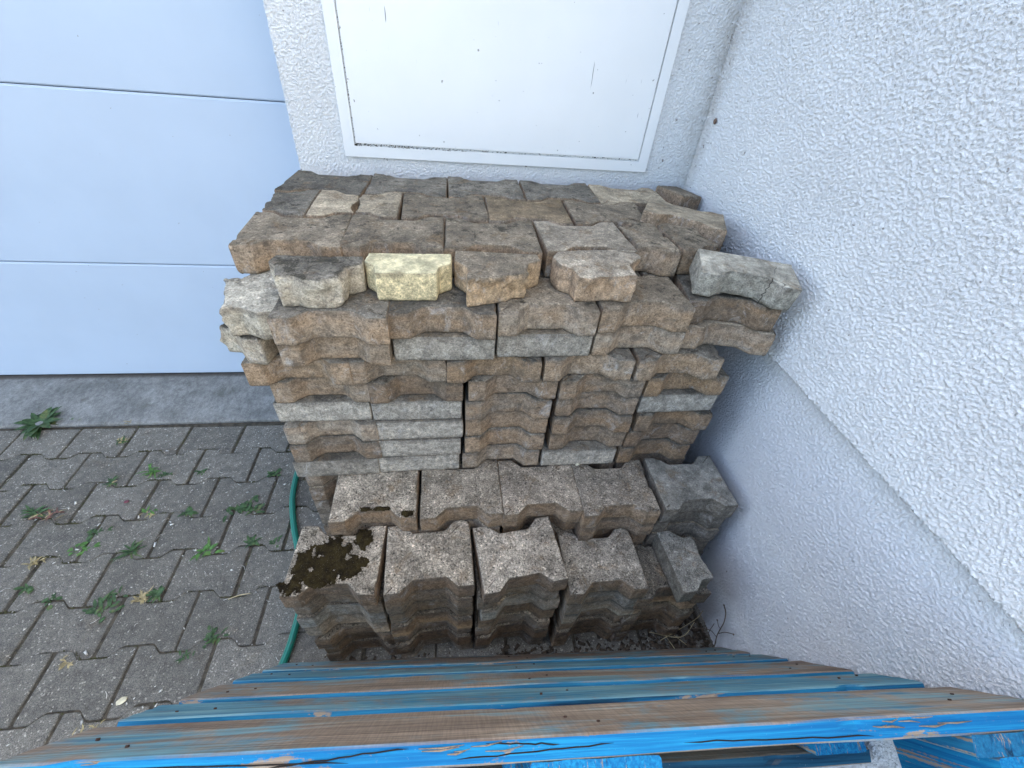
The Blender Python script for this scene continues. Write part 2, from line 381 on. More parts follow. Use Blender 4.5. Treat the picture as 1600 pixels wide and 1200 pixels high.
def build_paving():
    m = MB(); tones = []
    rnd = random.Random(3)
    th = -.0093; ct, st = math.cos(th), math.sin(th)
    PO, src = round_poly(FULL, .006, seg=2); 
    fl = [(x, -y) for x, y in FLATF][::-1]; PF, s2 = round_poly(fl, .006, seg=2)
    for row in range(1, 21):
        P = PF if row == 1 else PO
        yc = -(row-.5)*.139
        for j in range(-9, 14 if row > 1 else 6):
            xc = (j+(.5 if row % 2 == 0 else 0)+.5)*.2-.2
            dz = rnd.uniform(-.002, .0015); dr = rnd.uniform(-.012, .012); jx, jy = rnd.uniform(-.0015, .0015), rnd.uniform(-.0015, .0015)
            tone = rnd.uniform(.84, 1.14); tx, ty = rnd.uniform(-.012, .012), rnd.uniform(-.012, .012)
            n = len(P); rings = []
            for ins, z in ((.0022, -.02), (.0022, -.0065), (.0028, -.003), (.0048, -.0008), (.009, 0), (.03, .0003)):
                rg = []
                for q in P:
                    f = 1-ins/.085; x, y = q.x*(1-ins/.1), q.y*f
                    if row == 1 and y > .03: y = min(y, .0635)
                    e = noise.noise(Vector((q.x*40+j*7, q.y*40+row*5, z*30)))*.0012
                    x, y = x*(1+e*8)+jx, y*(1+e*8)+jy
                    x, y = x-y*dr, y+x*dr
                    X, Y = xc+x, yc+y
                    rg.append((ct*X-st*Y-1.424, st*X+ct*Y+.124, z+dz+x*tx+y*ty))
                rings.append(rg)
            base = len(m.v)
            v = [p for rg in rings for p in rg]; f = []
            for a in range(len(rings)-1):
                for k in range(n):
                    k2 = (k+1) % n; f.append((a*n+k, a*n+k2, (a+1)*n+k2, (a+1)*n+k))
            f.append(tuple((len(rings)-1)*n+k for k in range(n)))
            m.add(v, f); tones += [tone]*len(v)
    nb = len(m.v)
    m.box((-5, -5, -.028), (2.6, .136, -.0048)); tones += [.8]*(len(m.v)-nb)
    me = mesh('pavement', m.v, m.f, False)
    me.materials.append(PAVE); me.materials.append(SOIL)
    nf = len(me.polygons)
    for i in range(nf-6, nf): me.polygons[i].material_index = 1
    at = me.attributes.new('tone', 'FLOAT', 'POINT'); at.data.foreach_set('value', tones)
    tag(link('pavement', me), kind='structure')
build_paving()

def build_kerb():
    m = MB(); n = 120
    vs = []; fs = []
    prof = [(.1385, -.03), (.1385, .002), (.142, .006), (.149, .0085), (.30, .010), (.46, .010), (.46, -.03)]
    for i in range(n+1):
        x = -3.4+(3.4-.37)*i/n
        for y, z in prof:
            e = noise.noise(Vector((x*14, y*30, z*9)))*.0022
            vs.append((x, y+(e if y < .2 else 0), z+e*.5))
    k = len(prof)
    for i in range(n):
        for j in range(k-1): fs.append((i*k+j, (i+1)*k+j, (i+1)*k+j+1, i*k+j+1)[::-1])
    fs.append(tuple(range(k))); fs.append(tuple(n*k+j for j in range(k))[::-1])
    m.add(vs, fs); tag(m.build('kerb_strip', KERB, smooth=False), kind='structure')
build_kerb()

def build_walls():
    m = MB()
    m.box((-.381, .146, -.02), (1.2, .75, 4.0))            # pier and back wall
    relief_patch(m, (-.3835, .14, .0), (1,0,0), (0,0,1), (0,-1,0), 1.1485, .88, .012, .03, .0006, 1)
    relief_patch(m, (-.3835, .14, .88), (1,0,0), (0,0,1), (0,-1,0), 1.1545, .98, .0020, .0054, .0017, 2)
    relief_patch(m, (-.385, .1415, .0), (0,1,0), (0,0,1), (-1,0,0), .3, 1.9, .0045, .012, .0010, 7)
    o = m.build('back_wall', STUC)
    tag(o, 'white rough stuccoed wall pier between the garage door and the corner, holding the white hatch', 'wall')
    m = MB()
    m.box((.772, -9., .824), (1.2, .1395, 4.0))
    relief_patch(m, (.765, .1445, .818), (0,-1,0), (0,0,1), (-1,0,0), 1.55, 1.15, .0020, .0054, .0019, 3, .03)
    o = m.build('side_wall', STUC); tag(o, 'white coarse stuccoed side wall on the right with an overhanging lower edge', 'wall')
    m = MB(); m.box((.793, -9., -.02), (1.2, .1395, .822))
    relief_patch(m, (.787, .139, -.015), (0,-1,0), (0,0,1), (-1,0,0), 1.5, .845, .0022, .0056, .0017, 4, .02)
    o = m.build('plinth', STUF, o)
    m = MB(); m.box((-7., .146, 2.25), (-.3815, .75, 4.0)); m.box((-7., .146, -.02), (-3.42, .75, 2.249))
    tag(m.build('front_wall', STUC, smooth=False), 'white stuccoed wall above and beyond the garage door', 'wall')
build_walls()

def build_door():
    root = empty('garage_door', (-1.9, .44, .012))
    tag(root, 'pale blue sectional garage door of wide smooth horizontal panels left of the stack', 'garage door')
    zs = [.004, .538, 1.095, 1.652, 2.21]
    for i in range(4):
        z0, z1 = zs[i], zs[i+1]-.0025
        prof = [(.02, z0), (.003, z0), (.0, z0+.004), (.0, z1-.006), (.0014, z1-.004), (.0018, z1), (.02, z1)]
        m = MB(); n = 8; vs = []; fs = []
        for k in range(n+1):
            x = -1.52+(3.04)*k/n
            for y, z in prof: vs.append((x, y, z))
        kk = len(prof)
        for k in range(n):
            for j in range(kk): j2 = (j+1) % kk; fs.append((k*kk+j, k*kk+j2, (k+1)*kk+j2, (k+1)*kk+j)[::-1])
        m.add(vs, fs); m.build('door_panel', DOOR, root, smooth=False)
    m = MB(); m.box((-1.52, .006, -.006), (1.52, .03, .0035)); m.build('bottom_seal', RUBBER, root, smooth=False)
    m = MB(); m.box((-1.52, .0205, .004), (1.52, .03, 2.2)); m.build('backing', GAP, root, smooth=False)
build_door()

def build_hatch():
    X0, X1, Z0, Z1 = -.255, .620, 1.039, 1.95
    root = empty('wall_hatch', ((X0+X1)/2, .14, Z0)); ox, oz = (X0+X1)/2, Z0
    tag(root, 'white metal hatch with a flat leaf and narrow frame set in the stucco wall', 'hatch')
    y0, y1 = -.0085, .004; t = .028
    a, b, h = X0-ox, X1-ox, Z1-oz
    def bevel_box(name, lo, hi, mt, r=.0015):
        bm = bmesh.new(); bmesh.ops.create_cube(bm, size=1)
        for v in bm.verts:
            for i in range(3): v.co[i] = lo[i]+(v.co[i]+.5)*(hi[i]-lo[i])
        bmesh.ops.bevel(bm, geom=bm.edges[:], offset=r, segments=2, affect='EDGES')
        me = bpy.data.meshes.new(name); bm.to_mesh(me); bm.free(); return link(name, me, mt, root)
    def mitre(name, pts, r=0):
        m = MB(); v = [(x, y0, z) for x, z in pts]+[(x, y1, z) for x, z in pts]
        m.add(v, [(0,1,2,3),(4,7,6,5),(0,4,5,1),(1,5,6,2),(2,6,7,3),(3,7,4,0)]); return m.build(name, FRAME, root, smooth=False)
    mitre('frame_rail', [(a,0),(b,0),(b-t,t),(a+t,t)]); mitre('frame_rail', [(a,h),(a+t,h-t),(b-t,h-t),(b,h)])
    mitre('frame_stile', [(a,0),(a+t,t),(a+t,h-t),(a,h)]); mitre('frame_stile', [(b,0),(b,h),(b-t,h-t),(b-t,t)])
    bevel_box('leaf', (a+t+.0038, y0+.0006, t+.0055), (b-t-.0034, y1, h-t-.002), PANEL)
    m = MB(); m.box((a+.01, .001, .01), (b-.01, .006, h-.01)); m.build('rebate', GAP, root, smooth=False)
    # rust and dirt crust in the lower left of the gap
    m = MB(); rnd = random.Random(5)
    for i in range(90):
        x = a+t+rnd.random()**2*.30; z = t+rnd.uniform(.000, .0045)*(1.4-min(1, (x-a)/.3)); r = rnd.uniform(.0006, .0016)
        m.tube([(x, y0-.0002, z), (x+rnd.uniform(.002, .006), y0-.0004, z+rnd.uniform(-.0005, .0005))], r*.6, 5)
    m.build('rust_crust', m_simple('rust', (.06, .045, .03), .95, 90, .5), root)
build_hatch()

# ------------------------------------------------------------------ pavers
def stone_mesh(name, poly, h=.06, seed=0, rough=(), step=.006, rads=None, chip=1.0, rad=.0045):
    P, src = round_poly(poly, rad, rads); P, src = resample(P, src, step)
    n = len(P); so3 = Vector((seed*13.7, seed*5.1, seed*2.3)); rnd = random.Random(seed)
    cen = sum(P, Vector((0, 0)))/n
    nrm = []
    for i in range(n):
        d = P[(i+1) % n]-P[i-1]; nrm.append(Vector((d.y, -d.x)).normalized())
    rg = [1. if src[i] in rough else 0. for i in range(n)]
    rg = [max(rg[i], .5*(rg[i-1]+rg[(i+1) % n])) for i in range(n)]
    prof = [(.004, 0.), (.0012, .0018), (0, .006)]+[(0, h*t) for t in (.22, .35, .48, .61, .73, .84)]+[(.0002, h-.0045), (.0009, h-.0024), (.0022, h-.0010), (.0042, h-.0002), (.0070, h)]
    warp = .0012
    vs = []; fs = []
    for ins, z in prof:
        for i in range(n):
            p = P[i]; q = Vector((p.x*30, p.y*30, z*30))+so3
            d = noise.fractal(q, 1, 2.1, 4)*.00045+noise.noise(Vector((p.x*9, p.y*9, z*9))+so3)*.0005-.0002
            zz = z+noise.noise(Vector((p.x*8, p.y*8, 3))+so3)*warp*(z/h)
            if rg[i] > 0:
                d += rg[i]*(noise.fractal(Vector((p.x*24, p.y*24, z*38))+so3*2, 1, 2., 4)*.009+noise.noise(Vector((p.x*70, p.y*70, z*90))+so3)*.0025)
            c = noise.noise(Vector((p.x*26, p.y*26, 7.3))+so3)*.6+noise.noise(Vector((p.x*75, p.y*75, 1.3))+so3)*.4
            tz = max(0, (z-(h-.014))/.014); bz = max(0, (.008-z)/.008)
            if c > .26: d -= (c-.26)*.024*tz*chip; zz -= (c-.26)*.012*tz*chip
            if c < -.2: d += (c+.2)*.012*bz*chip
            x, y = (p-nrm[i]*(ins-d))
            vs.append((x, y, zz))
    k = len(prof); top0 = (k-1)*n
    for s in (.86, .68, .48, .28, .12):
        for i in range(n):
            x0, y0_, z0 = vs[top0+i]
            x, y = cen.x+(x0-cen.x)*s, cen.y+(y0_-cen.y)*s
            zz = h+noise.noise(Vector((x*8, y*8, 3))+so3)*warp+noise.fractal(Vector((x*45, y*45, .7))+so3, 1, 2, 3)*.0007
            vs.append((x, y, zz))
    tot = k+5
    for a in range(tot-1):
        for i in range(n):
            j = (i+1) % n; fs.append((a*n+i, a*n+j, (a+1)*n+j, (a+1)*n+i))
    c0 = len(vs); vs.append((cen.x, cen.y, h))
    for i in range(n): fs.append(((tot-1)*n+i, (tot-1)*n+(i+1) % n, c0))
    cb = len(vs); vs.append((cen.x, cen.y, .0005))
    for i in range(n): fs.append(((i+1) % n, i, cb))
    me = mesh(name, vs, fs); me.materials.append(STONE); return me
RW = [.0022,.003,.004,.004,.003,.0022]*2
rd = random.Random(11)
MF = [stone_mesh('paver', FULL, .0598, 10+i, rads=RW, chip=.5+.25*(i % 3)) for i in range(9)]
MG = [stone_mesh('edging_paver', FLATF, .0598, 40+i, chip=.6) for i in range(4)]
HALF = [(-.1,-.0825),(-.063,-.0825),(-.036,-.0575),(-.006,-.0575),(-.009,0),(-.005,.0575),(-.036,.0575),(-.063,.0825),(-.1,.0825)]
HALF = [(x+.0525, y) for x, y in HALF]
MH = [stone_mesh('half_paver', HALF, .0598, 60+i, rough=(3, 4)) for i in range(3)]
HMIR = [(-x, y) for x, y in HALF][::-1]
MI = [stone_mesh('half_paver', HMIR, .0598, 70+i, rough=(3, 4)) for i in range(3)]

T_DARK=(.148,.130,.102); T_MID=(.20,.162,.115); T_LIGHT=(.32,.268,.20); T_GREY=(.17,.168,.155); T_TAN=(.30,.245,.17); T_PALE=(.37,.335,.265)
S_TAN=(.245,.18,.12); S_BR=(.18,.135,.095); S_GREY=(.345,.308,.25); S_DARK=(.10,.08,.06); S_PALE=(.38,.335,.255)
NST = [0]
def stone(me, x, y, z, rz=0, tilt=(0, 0), top=T_MID, side=S_TAN, spk=.6, grime=.4, stain=.6, label='', group=None, flip=False, name='paver', jit=True):
    o = bpy.data.objects.new(name, me); C.objects.link(o)
    r = random.Random(NST[0]*7+1); NST[0] += 1
    k = r.uniform(.76, 1.26) if jit else 1
    o.location = (x+r.uniform(-.0012, .0012), y+r.uniform(-.003, .003), z); o.rotation_euler = (R(tilt[0]), R(tilt[1]), R(rz)+(math.pi if flip else 0))
    if jit and side in (S_TAN, S_BR):
        w_ = r.uniform(0, .5) if r.random() < .6 else 0; side = tuple(a*(1-w_)+b*w_*.85 for a, b in zip(side, S_GREY))
    o['top_tint'] = [c*k for c in top]; o['side_tint'] = [c*k for c in side]
    o['speckle'] = float(spk); o['grime'] = float(grime); o['stain'] = float(stain)
    tag(o, label, 'paving stone', group); return o
ORD = ['', 'first', 'second', 'third', 'fourth', 'fifth', 'sixth', 'seventh', 'eighth', 'ninth']
COLN = ['', 'leftmost', 'second from the left', 'middle', 'fourth from the left', 'rightmost']
L = .06
G1, G2, G3 = 'pavers in the front of the tall stack', 'pavers of the middle row of piles', 'pavers of the nearest row of low piles'
# tall stack, front row of columns, courses 1..13
XE = {13: (-.329,-.151,.052,.262,.46,.672), 12: (-.349,-.152,.051,.258,.468,.669), 11: (-.342,-.147,.049,.257,.47,.679),
      10: (-.342,-.149,.043,.256,.466,.66), 9: (-.347,-.156,.042,.249,.454,.66)}
GREYS = {(12,1),(12,2),(11,2),(10,2),(9,1),(9,2),(12,5),(9,4)}
DN = {13: 'fourth', 12: 'fifth', 11: 'sixth', 10: 'seventh', 9: 'lowest visible'}
HID = 'hidden pavers inside the tall stack'
for c in range(1, 14):
    for k in range(1, 6):
        if c >= 9:
            xs = XE[c]; xc = (xs[k-1]+xs[k])/2; rr = random.Random(c*10+k)
            xc += rr.uniform(-.0015, .0015)
            g = (c, k) in GREYS
            y = -.447+rr.uniform(-.005, .004)+(.008 if g and c == 12 else 0)
            lab = ('grey flat-faced paver, ' if g else 'tan-brown notched paver, ')+COLN[k]+', '+DN[c]+' course down the tall stack front'
            stone(MG[(c+k) % 4] if g else MF[(c*3+k*2) % 9], xc, y, (c-1)*L, rr.uniform(-1, 1), side=S_GREY if g else (S_TAN if rr.random() < .75 else S_BR),
                  stain=.08 if g else rr.uniform(.45, 1), grime=.2 if g else .5, top=T_DARK, label=lab, group=G1)
        else:
            if k in (2, 3, 4): lab, gr = 'brown notched paver out of sight behind the middle piles', HID
            elif k == 1: lab, gr = 'brown paver at the lower left stack corner by the hose, '+ORD[c]+' above the paving', 'lower left corner of the tall stack'
            else: lab, gr = 'brown paver at the lower right stack corner by the plinth, '+ORD[c]+' above the paving', 'lower right corner of the tall stack'
            stone(MF[(c*3+k) % 9], -.347+.204*k-.102, -.436, (c-1)*L, side=S_BR, stain=.4, label=lab, group=gr)
# course 14, offset by a few centimetres
xs = (-.359, -.183, .013, .216, .418, .628)
for k in range(1, 6):
    stone(MF[(k*2+1) % 9], (xs[k-1]+xs[k])/2, -.455, 13*L, random.Random(k).uniform(-1.2, 1.2), label='brown notched paver, '+COLN[k]+' in the third course down the tall stack front', group=G1, stain=.7, side=S_TAN, top=T_DARK)
# course 15
stone(MI[0], -.345, -.458, 14*L, -12, top=T_DARK, side=S_PALE, grime=1., label='mossy broken half paver at the left end, second course down the tall stack front', group=G1, name='half_paver')
c15 = [(-.189, MF[0], S_TAN, 'brown notched', 0), (.012, MG[0], S_GREY, 'grey flat-faced', 1), (.214, MG[1], S_GREY, 'pale flat-faced', 1), (.417, MF[3], S_TAN, 'tan notched', 0), (.638, MF[5], S_BR, 'brown notched', 0)]
for k, (x, me, sd_, nm, g) in enumerate(c15):
    stone(me, x, [-.468, -.452, -.444, -.440, -.432][k], 14*L, (0, 0, .5, .6, -9)[k], side=sd_, stain=.1 if g else .8, top=T_MID, grime=.3,
          label=nm+' paver, '+['first', 'second', 'third', 'fourth', 'fifth'][k]+' in the second course down the stack', group=G1)
# course 16 (the ledge under the loose pieces)
stone(MI[1], -.333, -.474, 15*L, 14, top=T_PALE, side=S_PALE, grime=.1, stain=.25, label='pale half paver jutting out at the left end of the tall stack ledge', group=G1, name='half_paver', jit=False)
c16 = [(-.184, -.482, 0, MF[1], 'dark notched paver under the mossy broken piece on the ledge', T_DARK, S_TAN), (.012, -.466, -1, MF[2], 'notched paver under the yellow piece on the ledge', T_DARK, S_TAN),
       (.212, -.456, .5, MF[4], 'notched paver under the two broken tan pieces on the ledge', T_MID, S_TAN), (.414, -.445, 1.5, MF[6], 'wide notched paver right of the broken pieces on the ledge', T_MID, S_TAN), (.625, -.428, -10, MF[7], 'dark notched paver under the cracked pale stone by the side wall', T_DARK, S_BR)]
for x, y, rz, me, lab, tp, sd_ in c16: stone(me, x, y, 15*L, rz, top=tp, side=sd_, stain=.7, grime=.5, label=lab, group=G1)
# rows behind: outer columns all the way down, inner ones only near the top
for r_, yr in ((3, -.310), (2, -.171), (1, -.032)):
    for c in range(1, 17):
        for k in range(1, 6):
            if k in (2, 3, 4) and c < 15: continue
            off = -.0 if c < 14 else -.02
            lab = 'brown paver out of sight behind the front of the tall stack'
            stone(MF[(c*2+k+r_) % 9], -.347+.204*k-.102+off+(.1 if (c > 13 and r_ == 2) else 0)*0, yr, (c-1)*L, random.Random(c*k).uniform(-1, 1), side=S_BR, stain=.5, top=T_DARK, label=lab, group=HID)
# top course (17)
GT = 'pavers of the top course of the tall stack'
Z = 16*L
top17 = [
 (MF[0], -.275, -.034, -5, T_DARK, 'dark paver at the back left corner of the top course'),
 (MF[1], -.077, -.030, -1, T_DARK, 'dark paver second from the left in the back row of the top course'),
 (MF[2], .122, -.022, 1, T_DARK, 'dark paver in the middle of the back row of the top course'),
 (MF[3], .322, -.022, 0, T_DARK, 'dark paver fourth from the left in the back row of the top course'),
 (MF[4], .518, -.030, -2, T_TAN, 'sandy tan paver at the right end of the back row of the top course'),
 (MI[0], -.325, -.180, 0, T_DARK, 'dark half paver at the left end of the second row of the top course'),
 (MH[0], -.232, -.176, 0, T_TAN, 'light tan half paver left of its twin in the second row of the top course'),
 (MI[2], -.134, -.172, 0, T_TAN, 'light tan half paver right of its twin in the second row of the top course'),
 (MF[5], .015, -.166, 2, T_MID, 'grey-tan paver right of the two light halves in the second row'),
 (MF[6], .214, -.170, -1, (.16,.12,.075), 'rust-brown paver with a dirt smear in the middle of the second row'),
 (MF[7], .417, -.168, 0, T_MID, 'brown paver with a pale round lichen spot in the second row'),
 (MF[8], -.277, -.332, 1, T_MID, 'brown paver at the left end of the third row of the top course'),
 (MF[2], -.084, -.326, 0, T_MID, 'brown paver second from the left in the third row of the top course'),
 (MF[0], .113, -.330, -1, T_MID, 'dark brown paver with crumbs of dirt in the third row of the top course'),
 (MF[3], .318, -.320, 2, T_LIGHT, 'light speckled paver fourth from the left in the third row'),
 (MI[1], .470, -.315, 3, T_MID, 'narrow half paver with a dirty rim near the right end of the third row'),
 (MH[1], .570, -.300, 4, T_MID, 'brown half paver at the right end of the third row, behind the cracked stone')]
for me, x, y, rz, tp, lab in top17:
    stone(me, x, y, Z, rz, top=tp, side=S_TAN, spk=.55, grime=.55 if tp in (T_DARK, T_MID) else .2, stain=.7, label=lab, group=GT, name='half_paver' if me.name.startswith('half') else 'paver')
# loose pieces lying on the ledge (z = 16 courses)
def loose(poly, h, seed, rough, x, y, z, rz, tilt, top, side, label, name='broken_paver', **k):
    cx = sum(p[0] for p in poly)/len(poly); cy = sum(p[1] for p in poly)/len(poly)
    me = stone_mesh(name, [(p[0]-cx, p[1]-cy) for p in poly], h, seed, rough, step=.005)
    return stone(me, x+cx, y+cy, z, rz, tilt, top=top, side=side, label=label, group=k.pop('group', 'loose broken pieces on the ledge'), name=name, jit=False, **k)
loose([(-.265,-.532),(-.19,-.537),(-.163,-.528),(-.158,-.49),(-.131,-.475),(-.133,-.442),(-.215,-.446),(-.286,-.444),(-.292,-.472),(-.276,-.49)], .058, 81, (0, 1, 2), 0, 0, Z, 0, (0, 0), T_DARK, S_PALE, 'dark broken paver with a rough pale fracture face at the left of the ledge', grime=.9, stain=.3)
loose([(-.106,-.508),(.002,-.507),(.006,-.482),(.029,-.466),(.030,-.424),(-.126,-.428),(-.130,-.462),(-.111,-.482)], .058, 82, (), 0, 0, Z, 0, (0, 0), (.62,.54,.33), (.52,.43,.25), 'pale yellow clean T-shaped half paver on the ledge', spk=.25, grime=-.6, stain=.0)
loose([(.054,-.531),(.168,-.497),(.176,-.462),(.203,-.448),(.200,-.418),(.036,-.409),(.034,-.452),(.056,-.482)], .058, 83, (0,), 0, 0, Z, 0, (0, 0), T_MID, (.36,.26,.16), 'broken paver with a slanting orange-tan fracture face, right of the yellow piece', grime=.1, stain=.6)
loose([(.263,-.508),(.382,-.505),(.381,-.455),(.409,-.428),(.412,-.378),(.245,-.398),(.228,-.425),(.236,-.462),(.258,-.476)], .058, 84, (0, 3), 0, 0, Z, 0, (0, 0), T_LIGHT, (.33,.24,.16), 'greyish broken paver with a tan front, rightmost of the broken pieces on the ledge', grime=.1, stain=.5)
cracked = loose([(-.098,-.045),(-.062,-.047),(-.036,-.022),(.036,-.022),(.062,-.046),(.1,-.044),(.098,.046),(-.098,.046)], .056, 85, (), .622, -.462, Z+.006, -17, (9, 2), T_PALE, (.27,.25,.205), 'pale grey cracked paver tipped against the side wall at the right of the ledge', spk=.3, grime=-.2, stain=.1)
cm = MB(); cm.tube([(.036+.004*noise.noise(Vector((k*.9, 1, 2))), -.024-.0006, .004+k*.0062) for k in range(9)]+[(.040+.005*noise.noise(Vector((k*.7, 4, 2)))+k*.003, -.018+k*.009, .0562) for k in range(7)], .0008, 5)
cm.build('crack', m_simple('crack_dark', (.03, .025, .02), .95), cracked)
# crooked stones by the corner
stone(stone_mesh('paver', FULL, .046, 95, rads=RW, chip=.6), .605, -.198, Z+.030, -27, (-5, 3), top=T_TAN, side=S_BR, spk=.35, grime=-.1, stain=.5, label='light tan paver lying askew near the corner, its right end against the side wall', group='crooked stones by the corner')
loose([(-.05,-.05),(.04,-.055),(.05,.05),(-.04,.055)], .06, 87, (), .690, .03, Z-.0, 28, (0, 8), T_MID, S_BR, 'small brown block jammed in the wall corner behind the stack', grime=.3, group='crooked stones by the corner')
stone(MF[3], .640, -.15, Z-.02, -24, (0, 0), top=T_MID, side=S_BR, label='shaded brown paver under the askew tan stone', group='crooked stones by the corner')
stone(MF[6], .640, -.02, Z-.06, -8, (0, 0), top=T_MID, side=S_BR, label='shaded brown paver beneath the corner block', group='crooked stones by the corner')

# middle row of piles, eight courses
MX = [(-.262,-.056), (-.052,.138), (.147,.334), (.336,.534), (.542,.745)]
MY = [-.580, -.581, -.584, -.602, -.600]
MR = [0, .5, 0, 0, 0]
MT = [T_LIGHT, (.255,.212,.158), (.28,.232,.175), (.215,.182,.14), (.225,.21,.175)]
ML = ['speckled paver with dark moss spots on its front rim, top of the leftmost middle pile', 'mid-grey paver with a worn brown corner, top of the second middle pile',
      'speckled paver with a brown left margin, top of the central middle pile', 'darker paver with small black dots, top of the fourth middle pile', 'smooth cool grey paver against the side wall, top of the rightmost middle pile']
for k in range(5):
    for c in range(1, 9):
        rr = random.Random(c*31+k*7); xc = sum(MX[k])/2
        hid = c < 5
        lab = ML[k] if c == 8 else ('brown notched paver, '+{7: 'second', 6: 'third', 5: 'fourth'}.get(c, 'low')+' down in the '+['leftmost', 'second', 'central', 'fourth', 'rightmost'][k]+' middle pile')
        if hid: lab = 'brown notched paver low in a middle pile, behind the nearest piles'
        j = 0 if c == 8 else 1
        gy = k == 4
        o = stone(MF[(c*2+k*3) % 9], xc+j*rr.uniform(-.004, .004), MY[k]+j*rr.uniform(.0, .012), (c-1)*L, MR[k]+j*rr.uniform(-2, 2), top=MT[k] if c == 8 else T_MID, side=(.17,.15,.12) if gy else S_TAN,
                  spk=1.0 if not gy else .5, grime=-.1 if c == 8 else .4, stain=.1 if gy else .7, label=lab, group=G2 if not hid else 'lower courses of the middle piles', jit=c != 8)
        if c == 8 and k == 0: M1 = o
# nearest row of piles
FX = [(-.238,-.717,-3.5), (-.034,-.722,2), (.175,-.729,6), (.390,-.733,0), (.575,-.735,0)]
FN = [7, 7, 7, 6, 5]
FT = [T_LIGHT, T_LIGHT, (.33,.28,.215), (.27,.235,.185), T_DARK]
FL = ['speckled paver carpeted with dark brown moss, top of the leftmost near pile', 'light speckled paver with clean edges, top of the second near pile', 'lightest speckled paver turned slightly, top of the central near pile',
      'grey speckled paver set lower, top of the fourth near pile', 'dark paver half covered by the grey half stone, fifth near pile']
for k in range(5):
    for c in range(1, FN[k]+1):
        rr = random.Random(c*17+k*5+2); x, y, rz = FX[k]
        topc = c == FN[k]; d = FN[k]-c
        lab = FL[k] if topc else 'brown notched paver, '+ORD[d+1]+' from the top in the '+['leftmost', 'second', 'central', 'fourth', 'fifth'][k]+' near pile'
        g = (not topc) and rr.random() < .2
        dx = 0 if topc else rr.uniform(-.006, .006)+(.015 if k == 0 else 0)*d/6
        dy = 0 if topc else rr.uniform(.0, .010)
        if not topc: rz = rz*max(0, 1-d*.3)+rr.uniform(-2.5, 2.5)
        o = stone(MF[(c*4+k*2+1) % 9], x+dx, y+dy, (c-1)*L, rz, top=FT[k] if topc else T_MID, side=S_GREY if g else (S_BR if rr.random() < .6 else S_TAN), spk=1., grime=-.1 if topc and k else .5,
                  stain=rr.uniform(.4, .9), label=lab, group=G3, jit=not topc)
        if topc and k == 0: F1 = o
stone(MH[2], .612, -.750, 5*L, 3, top=(.225,.21,.175), side=(.16,.15,.12), spk=.8, grime=-.2, stain=.1, label='cool grey half paver standing out at the right end of the near piles', group=G3, name='half_paver', jit=False)

# moss and dirt lying on single stones
def moss_patch(parent, blobs, seed, h=.0045, step=.0017, zt=.0598, name='moss', mat=None):
    m = MB(); idx = {}
    x0 = min(b[0]-b[2] for b in blobs)-.01; x1 = max(b[0]+b[2] for b in blobs)+.01; y0 = min(b[1]-b[3] for b in blobs)-.01; y1 = max(b[1]+b[3] for b in blobs)+.01
    nx, ny = int((x1-x0)/step), int((y1-y0)/step); so3 = Vector((seed, seed*2, 0))
    def H(x, y):
        s = max(1-((x-b[0])/b[2])**2-((y-b[1])/b[3])**2 for b in blobs)
        s = s+noise.fractal(Vector((x*60, y*60, 0))+so3, .8, 2, 5)*.9
        return s
    Hh = [[H(x0+i*step, y0+j*step) for i in range(nx+1)] for j in range(ny+1)]
    def vid(i, j):
        if (i, j) not in idx:
            s = max(0, Hh[j][i]); x, y = x0+i*step, y0+j*step
            z = zt-.0012+h*min(1, s*2.2)+noise.noise(Vector((x*400, y*400, seed)))*h*.35*min(1, s*4)
            idx[(i, j)] = len(m.v); m.v.append(Vector((x+noise.noise(Vector((x*900, y*900, 1)))*.0008, y, z)))
        return idx[(i, j)]
    for j in range(ny):
        for i in range(nx):
            if max(Hh[j][i], Hh[j][i+1], Hh[j+1][i+1], Hh[j+1][i]) > 0:
                m.f.append((vid(i, j), vid(i+1, j), vid(i+1, j+1), vid(i, j+1)))
    rnd = random.Random(seed)
    for j in range(ny):
        for i in range(nx):
            s_ = Hh[j][i]
            if -.75 < s_ <= .02 and rnd.random() < .55*(1+s_/.75)**2:
                x, y, r_ = x0+i*step, y0+j*step, rnd.uniform(.0007, .0019); a = rnd.uniform(0, 2)
                m.add([(x+r_*math.cos(a+q), y+r_*math.sin(a+q), zt-.0004) for q in (0, 2.1, 4.2)]+[(x, y, zt+r_)], [(0,1,3),(1,2,3),(2,0,3)])
            elif s_ > .15 and rnd.random() < .5:
                x, y, r_ = x0+i*step, y0+j*step, rnd.uniform(.0006, .0013); a = rnd.uniform(0, 2); z = zt-.0012+h*min(1, s_*2.2)
                m.add([(x+r_*math.cos(a+q), y+r_*math.sin(a+q), z-.001) for q in (0, 2.1, 4.2)]+[(x+r_*.5, y, z+rnd.uniform(.001, .003))], [(0,1,3),(1,2,3),(2,0,3)])
    return m.build(name, mat or MOSS, parent)
moss_patch(F1, [(-.015, .0, .044, .052), (-.068, -.015, .024, .042), (.028, -.02, .04, .026), (.058, -.012, .018, .014), (-.03, -.04, .036, .022), (-.08, -.062, .022, .018), (.05, .045, .02, .03)], 3)
moss_patch(M1, [(-.02, -.053, .016, .006), (.02, -.053, .020, .005)], 4, .003); moss_patch(M1, [(.078, -.070, .016, .007)], 5, .003)

